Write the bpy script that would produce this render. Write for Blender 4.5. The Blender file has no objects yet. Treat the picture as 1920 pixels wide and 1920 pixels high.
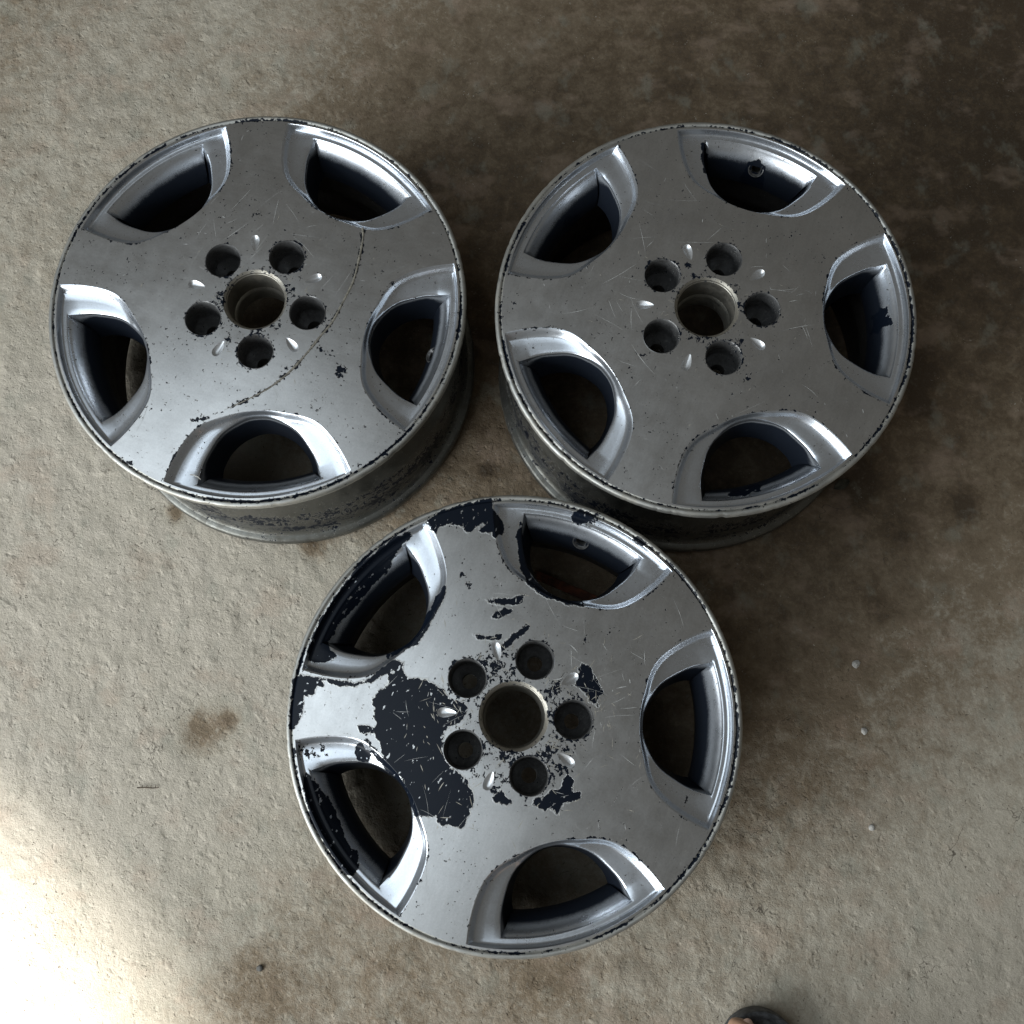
import bpy, bmesh, math, random
import numpy as np
from mathutils import Vector, Matrix, geometry

S = bpy.context.scene
COL = S.collection
PI = math.pi

# ------------------------------------------------------------------ camera, light, exposure
cam = bpy.data.cameras.new('camera')
cam.sensor_width = 36.0
cam.lens = 2060.4 / 1920.0 * 36.0
cam.clip_start = 0.02
cam.clip_end = 100.0
camera = bpy.data.objects.new('camera', cam)
camera.location = (0, 0, 1.3211)
camera.rotation_euler = (0.2212, 0.0109, 0)
COL.objects.link(camera)
S.camera = camera

W = bpy.data.worlds.new("World")
S.world = W
W.use_nodes = True
bgn = W.node_tree.nodes['Background']
bgn.inputs[0].default_value = (1.0, 0.94, 0.82, 1)
bgn.inputs[1].default_value = 0.112


def aim(o, target):
    d = Vector(target) - o.location
    o.rotation_euler = d.to_track_quat('-Z', 'Y').to_euler()


def lamp(name, kind, loc, target, energy, color, **kw):
    l = bpy.data.lights.new(name, kind)
    l.energy = energy
    l.color = color
    for k, v in kw.items():
        setattr(l, k, v)
    o = bpy.data.objects.new(name, l)
    o.location = loc
    COL.objects.link(o)
    aim(o, target)
    return o


# daylight through the open doorway, low on the left of the near side
lamp('doorway_light', 'AREA', (-2.55, -1.65, 1.2), (0.0, 0.1, 0.25), 178, (0.92, 0.97, 1.0),
     shape='RECTANGLE', size=2.8, size_y=2.1)
# added overhead fill lamp, unseen, to brighten the reflections in the wheel faces
lamp('overhead_fill', 'AREA', (-1.9, -0.15, 2.9), (0.0, 0.35, 0.2), 56, (0.80, 0.91, 1.0),
     shape='RECTANGLE', size=2.4, size_y=3.4)
# the patch of direct sun that falls through the doorway onto the floor
lamp('sun_patch_light', 'SPOT', (-3.6, -2.9, 5.2), (-1.443, -1.105, 0.0), 9800, (1.0, 0.97, 0.91),
     spot_size=math.radians(20), spot_blend=0.055, shadow_soft_size=0.10)

S.view_settings.view_transform = 'Standard'
S.view_settings.look = 'None'
S.view_settings.exposure = 0.0
S.view_settings.gamma = 1.0

# ------------------------------------------------------------------ node helpers


class NT:
    def __init__(self, name):
        self.m = bpy.data.materials.new(name)
        self.m.use_nodes = True
        self.t = self.m.node_tree
        self.t.nodes.clear()
        self.out = self.t.nodes.new('ShaderNodeOutputMaterial')
        self.b = self.t.nodes.new('ShaderNodeBsdfPrincipled')
        self.t.links.new(self.b.outputs[0], self.out.inputs[0])
        self.co = self.t.nodes.new('ShaderNodeTexCoord').outputs['Object']

    def link(self, a, b):
        self.t.links.new(a, b)

    def _in(self, sock, v):
        if hasattr(v, 'is_output') or isinstance(v, bpy.types.NodeSocket):
            self.link(v, sock)
        else:
            sock.default_value = v

    def math(self, op, a, b=0.0, c=0.0, clamp=False):
        n = self.t.nodes.new('ShaderNodeMath')
        n.operation = op
        n.use_clamp = clamp
        for s, v in zip(n.inputs, (a, b, c)):
            self._in(s, v)
        return n.outputs[0]

    def noise(self, scale, detail=3.0, rough=0.55, vec=None, stretch=None, dist=0.0, rot=None):
        n = self.t.nodes.new('ShaderNodeTexNoise')
        n.inputs['Scale'].default_value = scale
        n.inputs['Detail'].default_value = detail
        n.inputs['Roughness'].default_value = rough
        n.inputs['Distortion'].default_value = dist
        v = vec or self.co
        if stretch or rot:
            mp = self.t.nodes.new('ShaderNodeMapping')
            mp.inputs['Scale'].default_value = stretch or (1, 1, 1)
            mp.inputs['Rotation'].default_value = rot or (0, 0, 0)
            self.link(v, mp.inputs[0])
            v = mp.outputs[0]
        self.link(v, n.inputs['Vector'])
        return n.outputs['Fac']

    def voronoi(self, scale, feature='F1', rnd=1.0, vec=None):
        n = self.t.nodes.new('ShaderNodeTexVoronoi')
        n.feature = feature
        n.inputs['Scale'].default_value = scale
        n.inputs['Randomness'].default_value = rnd
        self.link(vec or self.co, n.inputs['Vector'])
        return n.outputs[0]

    def attr(self, name):
        n = self.t.nodes.new('ShaderNodeAttribute')
        n.attribute_name = name
        return n.outputs['Fac']

    def step(self, v, lo, hi, a=0.0, b=1.0):
        n = self.t.nodes.new('ShaderNodeMapRange')
        n.interpolation_type = 'SMOOTHSTEP'
        self._in(n.inputs['Value'], v)
        n.inputs['From Min'].default_value = lo
        n.inputs['From Max'].default_value = hi
        n.inputs['To Min'].default_value = a
        n.inputs['To Max'].default_value = b
        return n.outputs[0]

    def mix(self, f, a, b):
        n = self.t.nodes.new('ShaderNodeMix')
        n.data_type = 'RGBA'
        self._in(n.inputs['Factor'], f)
        for s, v in ((n.inputs['A'], a), (n.inputs['B'], b)):
            pass
        ia = [s for s in n.inputs if s.name == 'A' and s.type == 'RGBA'][0]
        ib = [s for s in n.inputs if s.name == 'B' and s.type == 'RGBA'][0]
        self._in(ia, a if not isinstance(a, tuple) else (*a, 1)[:4])
        self._in(ib, b if not isinstance(b, tuple) else (*b, 1)[:4])
        return [s for s in n.outputs if s.type == 'RGBA'][0]

    def mixf(self, f, a, b):
        n = self.t.nodes.new('ShaderNodeMix')
        n.data_type = 'FLOAT'
        self._in(n.inputs['Factor'], f)
        self._in(n.inputs['A'], a)
        self._in(n.inputs['B'], b)
        return n.outputs[0]

    def bump(self, h, dist, strength=1.0, prev=None):
        n = self.t.nodes.new('ShaderNodeBump')
        n.inputs['Strength'].default_value = strength
        n.inputs['Distance'].default_value = dist
        self.link(h, n.inputs['Height'])
        if prev is not None:
            self.link(prev, n.inputs['Normal'])
        return n.outputs[0]

    def set(self, **kw):
        names = dict(color='Base Color', metal='Metallic', rough='Roughness', normal='Normal', spec='Specular IOR Level',
                     coat='Coat Weight', coat_rough='Coat Roughness', sss='Subsurface Weight')
        for k, v in kw.items():
            s = self.b.inputs[names[k]]
            if isinstance(v, tuple):
                v = (*v, 1)[:4]
            self._in(s, v)
        return self.m


def metal_mat(name, base, rough, navy=(0.0045, 0.007, 0.0125), chipk=0.36, metal=0.93, cloud=0.10, dirt=0.0,
              dirtcol=(0.10, 0.085, 0.06), ragged=0.010, depth_navy=False):
    """Silver lacquer over a dark primer; 'patch' holds a signed distance to the peeled areas and one painted dark reflection, 'chip' how worn a spot is."""
    n = NT(name)
    fine = n.noise(520, 3, 0.6)
    fine2 = n.noise(260, 4, 0.62)
    edge = n.noise(120, 5, 0.65)
    patch = n.attr('patch')
    chip = n.math('MULTIPLY', n.attr('chip'), n.step(n.noise(34, 3, 0.6), 0.36, 0.62, 0.48, 1.09))
    p = n.math('ADD', patch, n.math('MULTIPLY', n.math('SUBTRACT', edge, 0.5), ragged))
    p = n.math('SUBTRACT', p, 0.0009)
    pm = n.step(p, -0.0003, 0.0004, 1.0, 0.0)
    # islands of lacquer left inside the peeled areas
    isl = n.step(n.noise(150, 3, 0.5, stretch=(1, 1.7, 1), rot=(0, 0, 0.6)), 0.665, 0.675)
    pm = n.math('MULTIPLY', pm, n.math('SUBTRACT', 1.0, isl))
    c = n.math('ADD', fine2, n.math('MULTIPLY', chip, chipk))
    cm = n.step(c, 0.735, 0.75)
    ring = n.math('MULTIPLY', n.step(c, 0.70, 0.735), n.math('SUBTRACT', 1.0, cm))
    dark = n.math('MAXIMUM', pm, cm)
    if depth_navy:  # navy takes over from silver with depth down the window walls
        u = n.attr('depth_navy')
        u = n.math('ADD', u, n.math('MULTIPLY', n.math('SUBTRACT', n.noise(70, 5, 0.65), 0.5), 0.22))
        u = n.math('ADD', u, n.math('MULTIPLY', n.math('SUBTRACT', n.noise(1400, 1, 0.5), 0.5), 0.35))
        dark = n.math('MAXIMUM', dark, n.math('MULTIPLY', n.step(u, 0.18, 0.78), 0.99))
    clouds = n.noise(16, 4, 0.6)
    smear = n.noise(30, 3, 0.6, stretch=(1, 7, 1), rot=(0, 0, 0.7))
    k = n.math('ADD', n.math('MULTIPLY', n.math('SUBTRACT', clouds, 0.5), cloud * 3),
               n.math('MULTIPLY', n.math('SUBTRACT', smear, 0.5), cloud * 1.2))
    k = n.math('ADD', k, n.math('MULTIPLY', n.math('SUBTRACT', n.noise(480, 5, 0.8), 0.5), 0.9))
    b1 = tuple(min(1, x * 1.25) for x in base)
    b0 = tuple(x * 0.72 for x in base)
    col = n.mix(n.math('ADD', k, 0.5, clamp=True), b0, b1)
    col = n.mix(n.math('MULTIPLY', ring, 0.6), col, (0.62, 0.60, 0.55))
    met = metal
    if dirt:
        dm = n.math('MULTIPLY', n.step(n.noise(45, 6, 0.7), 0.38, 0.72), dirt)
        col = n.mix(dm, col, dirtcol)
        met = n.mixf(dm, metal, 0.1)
    torn = n.math('MULTIPLY', n.step(p, 0.0, 0.0003), n.step(p, 0.0005, 0.0012, 1, 0))
    col = n.mix(n.math('MULTIPLY', torn, n.step(n.noise(300, 3, 0.6), 0.4, 0.6, 0.1, 0.8)), col, (0.66, 0.65, 0.61))
    col = n.mix(dark, col, navy)
    met = n.mixf(dark, met, 0.0)
    ro = n.math('ADD', rough, n.math('MULTIPLY', n.math('SUBTRACT', n.noise(60, 4, 0.6), 0.5), 0.16))
    ro = n.mixf(dark, ro, 0.30)
    hh = n.math('ADD', n.math('MULTIPLY', dark, -1.0), n.math('MULTIPLY', fine, 0.10))
    hh = n.math('ADD', hh, n.math('MULTIPLY', torn, 0.5))
    nm = n.bump(hh, 0.00025, 0.22 if depth_navy else 0.7)
    return n.set(color=col, metal=met, rough=ro, normal=nm, spec=0.14)


M = {}
M['face'] = metal_mat('scuffed_silver_lacquer', (0.48, 0.48, 0.475), 0.32, cloud=0.30, chipk=0.385)
M['pocket'] = metal_mat('bright_silver_lacquer', (0.58, 0.61, 0.65), 0.29, cloud=0.03, chipk=0.33, depth_navy=True)
M['dimple'] = metal_mat('satin_silver_dimple', (0.62, 0.63, 0.64), 0.42, cloud=0.2, chipk=0.36, dirt=0.25, dirtcol=(0.12, 0.11, 0.10))
M['lip'] = metal_mat('worn_rim_edge', (0.37, 0.37, 0.35), 0.50, cloud=0.30, chipk=0.42, dirt=0.55, dirtcol=(0.26, 0.235, 0.185))
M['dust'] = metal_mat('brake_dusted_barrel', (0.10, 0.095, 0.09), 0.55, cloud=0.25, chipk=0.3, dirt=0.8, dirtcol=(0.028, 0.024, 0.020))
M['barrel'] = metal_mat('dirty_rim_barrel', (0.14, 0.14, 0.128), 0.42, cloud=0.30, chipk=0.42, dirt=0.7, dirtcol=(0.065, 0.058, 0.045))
M['bore'] = metal_mat('bare_machined_bore', (0.30, 0.285, 0.25), 0.45, cloud=0.30, dirt=0.75, dirtcol=(0.095, 0.075, 0.05))
M['seat'] = metal_mat('sooty_lug_seat', (0.20, 0.20, 0.20), 0.42, cloud=0.3, dirt=0.9, dirtcol=(0.018, 0.016, 0.014))


def simple(name, col, rough=0.6, metal=0.0, var=0.3, scale=120, bump=0.0003, col2=None):
    n = NT(name)
    f = n.noise(scale, 5, 0.65)
    a = col
    b = col2 or tuple(min(1, x * (1 - var)) for x in col)
    c = n.mix(n.step(f, 0.35, 0.65), a, b)
    return n.set(color=c, rough=rough, metal=metal, normal=n.bump(f, bump, 0.7))


M['bare'] = simple('bare_scratched_alloy', (0.46, 0.43, 0.37), 0.5, 0.5, 0.35, 300)
M['hair'] = simple('fine_scratch_alloy', (0.62, 0.62, 0.60), 0.5, 0.2, 0.5, 120)
M['groove'] = simple('gouged_alloy', (0.24, 0.22, 0.18), 0.6, 0.2, 0.6, 240)
M['mark'] = simple('dark_cast_letters', (0.02, 0.025, 0.035), 0.4, 0.3)
M['thread'] = simple('pale_thread', (0.72, 0.68, 0.60), 0.8)
M['rust'] = simple('rusty_steel', (0.20, 0.062, 0.026), 0.8, 0.1, 0.6, 90, 0.001, (0.07, 0.028, 0.016))
M['wood'] = simple('dry_twig_bark', (0.13, 0.10, 0.07), 0.85, 0, 0.5, 200)
M['leaf'] = simple('dark_dry_leaf', (0.045, 0.042, 0.028), 0.7, 0, 0.5, 200)
M['chip'] = simple('pale_mortar_chip', (0.52, 0.50, 0.46), 0.85, 0, 0.35, 300, 0.001)
M['stone'] = simple('dark_grit_stone', (0.10, 0.095, 0.085), 0.8, 0, 0.4, 300, 0.001)
M['rubber'] = simple('worn_black_rubber', (0.022, 0.023, 0.024), 0.62, 0, 0.5, 160, 0.0006, (0.07, 0.075, 0.08))
M['skin'] = simple('tanned_skin', (0.42, 0.25, 0.16), 0.5, 0, 0.2, 60, 0.0004)
M['nail'] = simple('toenail', (0.50, 0.33, 0.25), 0.35)

# ------------------------------------------------------------------ mesh helpers


def add(name, me, mat, parent=None, loc=None, rot=None):
    o = bpy.data.objects.new(name, me)
    if mat is not None and not me.materials:
        me.materials.append(mat)
    COL.objects.link(o)
    if parent is not None:
        o.parent = parent
    if loc is not None:
        o.location = loc
    if rot is not None:
        o.rotation_euler = rot
    return o


def tag(o, label, cat, group=None, kind=None):
    if label:
        o['label'] = label
    if cat:
        o['category'] = cat
    if group:
        o['group'] = group
    if kind:
        o['kind'] = kind
    return o


def mesh(name, V, F, smooth=True, sharp=40):
    me = bpy.data.meshes.new(name)
    me.from_pydata([tuple(map(float, v)) for v in V], [], [tuple(map(int, f)) for f in F])
    me.update()
    if smooth:
        me.polygons.foreach_set('use_smooth', [True] * len(me.polygons))
        me.set_sharp_from_angle(angle=math.radians(sharp))
    return me


def loft(loops, closed=True, cap=False):
    """loops: list of (N,3) arrays -> verts, faces"""
    V = np.concatenate(loops)
    N = len(loops[0])
    F = []
    for i in range(len(loops) - 1):
        a, b = i * N, (i + 1) * N
        for j in range(N if closed else N - 1):
            k = (j + 1) % N
            F.append((a + j, a + k, b + k, b + j))
    if cap:
        V = np.concatenate([V, loops[-1].mean(0)[None]])
        a = (len(loops) - 1) * N
        for j in range(N):
            F.append((a + j, a + (j + 1) % N, len(V) - 1))
    return V, F


def lathe(profile, n=64, centre=(0, 0)):
    t = np.linspace(0, 2 * PI, n, endpoint=False)
    return [np.stack([centre[0] + r * np.cos(t), centre[1] + r * np.sin(t), np.full(n, z)], 1) for r, z in profile]


def set_attr(me, name, vals):
    a = me.attributes.get(name) or me.attributes.new(name, 'FLOAT', 'POINT')
    a.data.foreach_set('value', np.asarray(vals, dtype=np.float32))


def seg_dist(P, poly, closed=True):
    Q = np.asarray(poly, float)
    A = Q if closed else Q[:-1]
    B = np.roll(Q, -1, 0) if closed else Q[1:]
    best = np.full(len(P), 1e9)
    for a, b in zip(A, B):
        d = b - a
        L = max(1e-18, d @ d)
        t = np.clip(((P - a) @ d) / L, 0, 1)
        e = P - a - t[:, None] * d
        best = np.minimum(best, np.hypot(e[:, 0], e[:, 1]))
    return best


def inside(P, poly):
    Q = np.asarray(poly, float)
    R = np.roll(Q, -1, 0)
    c = np.zeros(len(P), bool)
    for (x1, y1), (x2, y2) in zip(Q, R):
        if y1 == y2:
            continue
        m = ((y1 > P[:, 1]) != (y2 > P[:, 1])) & (P[:, 0] < (x2 - x1) * (P[:, 1] - y1) / (y2 - y1) + x1)
        c ^= m
    return c


# ------------------------------------------------------------------ the wheel, in metres
LIP_R = 0.2275


def zf(r):
    r = np.asarray(r, float)
    return 0.2172 - 0.0092 * np.clip((r - 0.05) / 0.17, 0, 1) ** 1.35


def pol(r, a):
    return np.stack([r * np.cos(a), r * np.sin(a)], -1)


NS, NA = 120, 50
# half outlines of the pocket: (half angle in degrees, radius in mm)
C0_T = [(0, 124.5), (5, 125.4), (10, 128.4), (15, 133.6), (20, 141), (23.4, 149.5), (25.5, 160), (26.7, 174), (27.2, 190),
        (27.2, 205), (26.9, 218.3)]
C2_T = [(0, 128.8), (5, 130.4), (10, 136.8), (14, 145.5), (16.4, 156), (17.8, 170), (18.6, 184), (18.6, 197), (18.3, 209.5)]
C3_T = [(0, 133.5), (4.5, 135.5), (9, 141.5), (12, 149), (14.2, 159), (15.4, 171), (15.6, 180), (15.2, 188.0)]


def catmull(pts, n):
    P = np.array(pts, float)
    P = np.vstack([2 * P[0] - P[1], P, 2 * P[-1] - P[-2]])
    out = []
    for i in range(1, len(P) - 2):
        for t in np.linspace(0, 1, 24, endpoint=False):
            a, b, c, d = P[i - 1], P[i], P[i + 1], P[i + 2]
            out.append(0.5 * (2 * b + (c - a) * t + (2 * a - 5 * b + 4 * c - d) * t * t + (3 * b - a - 3 * c + d) * t ** 3))
    out.append(P[-2])
    out = np.array(out)
    L = np.concatenate([[0], np.cumsum(np.hypot(*np.diff(out, axis=0).T))])
    s = np.linspace(0, L[-1], n)
    return np.stack([np.interp(s, L, out[:, k]) for k in range(out.shape[1])], 1)


def contour(tab):
    half = np.array([pol(r / 1000, math.radians(a)) for a, r in tab])
    mir = half[1:][::-1] * [1, -1]
    side = catmull(np.vstack([mir, half]), NS)           # from the -corner round the hub side to the +corner
    a0, r0 = math.radians(tab[-1][0]), tab[-1][1] / 1000
    aa = np.linspace(a0, -a0, NA + 2)[1:-1]
    arc = pol(np.full(len(aa), r0), aa)
    return np.vstack([side, arc])


C0, C2, C3 = contour(C0_T), contour(C2_T), contour(C3_T)
NC = len(C0)


def rot2(P, a):
    c, s = math.cos(a), math.sin(a)
    return np.stack([P[:, 0] * c - P[:, 1] * s, P[:, 0] * s + P[:, 1] * c], 1)


def with_z(P, dz):
    return np.column_stack([P, zf(np.hypot(P[:, 0], P[:, 1])) + dz])


ZB = 0.158
WALL_R, WALL_A, WALL_TOP, WALL_P = 0.2095, 0.0215, float(0.2172 - 0.0092 * ((0.2095 - 0.05) / 0.17) ** 1.35 - 0.0088), 1.9


def wall_r(z):
    t = np.clip((WALL_TOP - np.asarray(z, float)) / (WALL_TOP - ZB), 0, 1)
    return WALL_R - WALL_A * (1 - (1 - t) ** WALL_P)


def pocket_loops():
    D = np.hypot(*(C2 - C0).T)
    cov = np.full(NC, 0.84)
    cov[NS:] = 0.40
    edge = np.minimum(np.arange(NS), np.arange(NS)[::-1])
    cov[:NS] = 0.40 + 0.44 * np.clip(edge / 8.0, 0, 1)
    fall = np.full(NC, 0.2)
    fall[:NS] = 0.2 + 0.8 * np.clip(edge / 8.0, 0, 1)
    L = [with_z(C0, 0)]
    for w, dz in ((0.0006, -0.0002), (0.0016, -0.0010), (0.0034, -0.0032), (0.0052, -0.0058), (0.0068, -0.0074), (0.0085, -0.0082)):
        f = np.minimum(w / D, cov * w / 0.0085)
        L.append(with_z(C0 + (C2 - C0) * f[:, None], dz))
    f0 = np.minimum(0.0085 / D, cov)
    for u, dz in ((0.35, -0.0090), (0.7, -0.0097), (0.9, -0.0103), (1.0, -0.0112)):
        f = f0 + (1 - f0) * u
        L.append(with_z(C0 + (C2 - C0) * f[:, None], -0.0082 + (dz + 0.0082) * fall))
    zb = ZB
    z0 = L[-1][:, 2]
    for g, h in ((0.02, 0.02), (0.05, 0.05), (0.13, 0.12), (0.24, 0.23), (0.38, 0.37), (0.54, 0.52), (0.70, 0.68), (0.86, 0.84), (1.0, 1.0)):
        # outer wall sweeps in as a hollow curve, the spoke walls fall more steeply
        gg = np.full(NC, g ** 1.15)
        P = C2 + (C3 - C2) * gg[:, None]
        L.append(np.column_stack([P, z0 + (zb - z0) * h]))
    # the outer side rolls over smoothly from the ledge into the hollow wall
    arc = np.arange(NS, NC)
    for l in L[12:]:
        r = np.hypot(l[arc, 0], l[arc, 1])
        k = wall_r(l[arc, 2]) / r
        l[arc, 0] *= k
        l[arc, 1] *= k
    return L


PL = pocket_loops()
LUG_R, LUG_H = 0.0593, 0.0198
NUB_R = 0.0663
BORE = 0.0348


def teardrop(scale=1.0, n=36):
    t = np.linspace(0, 2 * PI, n, endpoint=False)
    x = -0.0096 * np.cos(t)
    y = 0.0064 * np.sin(t) * (0.72 - 0.28 * np.cos(t))
    return np.stack([x * scale + 0.0052 * (1 - scale), y * scale], 1)


def lug_c(k):
    return pol(np.array(LUG_R), np.array(k * 2 * PI / 5))


def nub_outline(k, s=1.0):
    a = (k + 0.5) * 2 * PI / 5
    return rot2(teardrop(s) + [NUB_R, 0], a)


def ring(c, r, n):
    t = np.linspace(0, 2 * PI, n, endpoint=False)
    return np.asarray(c) + r * np.stack([np.cos(t), np.sin(t)], 1)


FACE_R = 0.2200


def plate(hole_loops, outer_r, step, n_out):
    """flat triangulation of a disc with holes"""
    pts = [ring((0, 0), outer_r, n_out)] + hole_loops
    V, E = [], []
    for q in pts:
        b = len(V)
        V += [tuple(p) for p in q]
        E += [(b + i, b + (i + 1) % len(q)) for i in range(len(q))]
    g = []
    rows = int(2 * outer_r / (step * 0.866)) + 2
    for j in range(rows):
        y = -outer_r + j * step * 0.866
        for i in range(int(2 * outer_r / step) + 2):
            g.append((-outer_r + (i + 0.5 * (j % 2)) * step, y))
    G = np.array(g)
    G = G[np.hypot(G[:, 0], G[:, 1]) < outer_r - step * 0.6]
    for q in hole_loops:
        c = q.mean(0)
        R = np.hypot(*(q - c).T).max() + step * 2
        near = np.hypot(*(G - c).T) < R
        idx = np.where(near)[0]
        bad = inside(G[idx], q) | (seg_dist(G[idx], q) < step * 0.55)
        keep = np.ones(len(G), bool)
        keep[idx[bad]] = False
        G = G[keep]
    V += [tuple(p) for p in G]
    r = geometry.delaunay_2d_cdt([Vector(v) for v in V], E, [], 0, 1e-7)
    P = np.array([(v.x, v.y) for v in r[0]])
    T = np.array([f for f in r[2]])
    cen = P[T].mean(1)
    ok = np.hypot(cen[:, 0], cen[:, 1]) < outer_r
    for q in hole_loops:
        ok &= ~inside(cen, q)
    T = T[ok]
    a, b, c = P[T[:, 0]], P[T[:, 1]], P[T[:, 2]]
    area = (b[:, 0] - a[:, 0]) * (c[:, 1] - a[:, 1]) - (b[:, 1] - a[:, 1]) * (c[:, 0] - a[:, 0])
    T[area < 0] = T[area < 0][:, ::-1]
    return P, T


POCK = [rot2(C0, k * 2 * PI / 5) for k in range(5)]
LUGS = [ring(lug_c(k), LUG_H, 48) for k in range(5)]
NUBS = [nub_outline(k) for k in range(5)]
BORE_L = [ring((0, 0), BORE, 96)]
FP, FT = plate(POCK + LUGS + NUBS + BORE_L, FACE_R, 0.0023, 420)
BP, BT = plate([rot2(C3, k * 2 * PI / 5) for k in range(5)] + [ring(lug_c(k), 0.008, 20) for k in range(5)] +
               [ring((0, 0), 0.0285, 60)], 0.1935, 0.009, 180)

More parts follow.
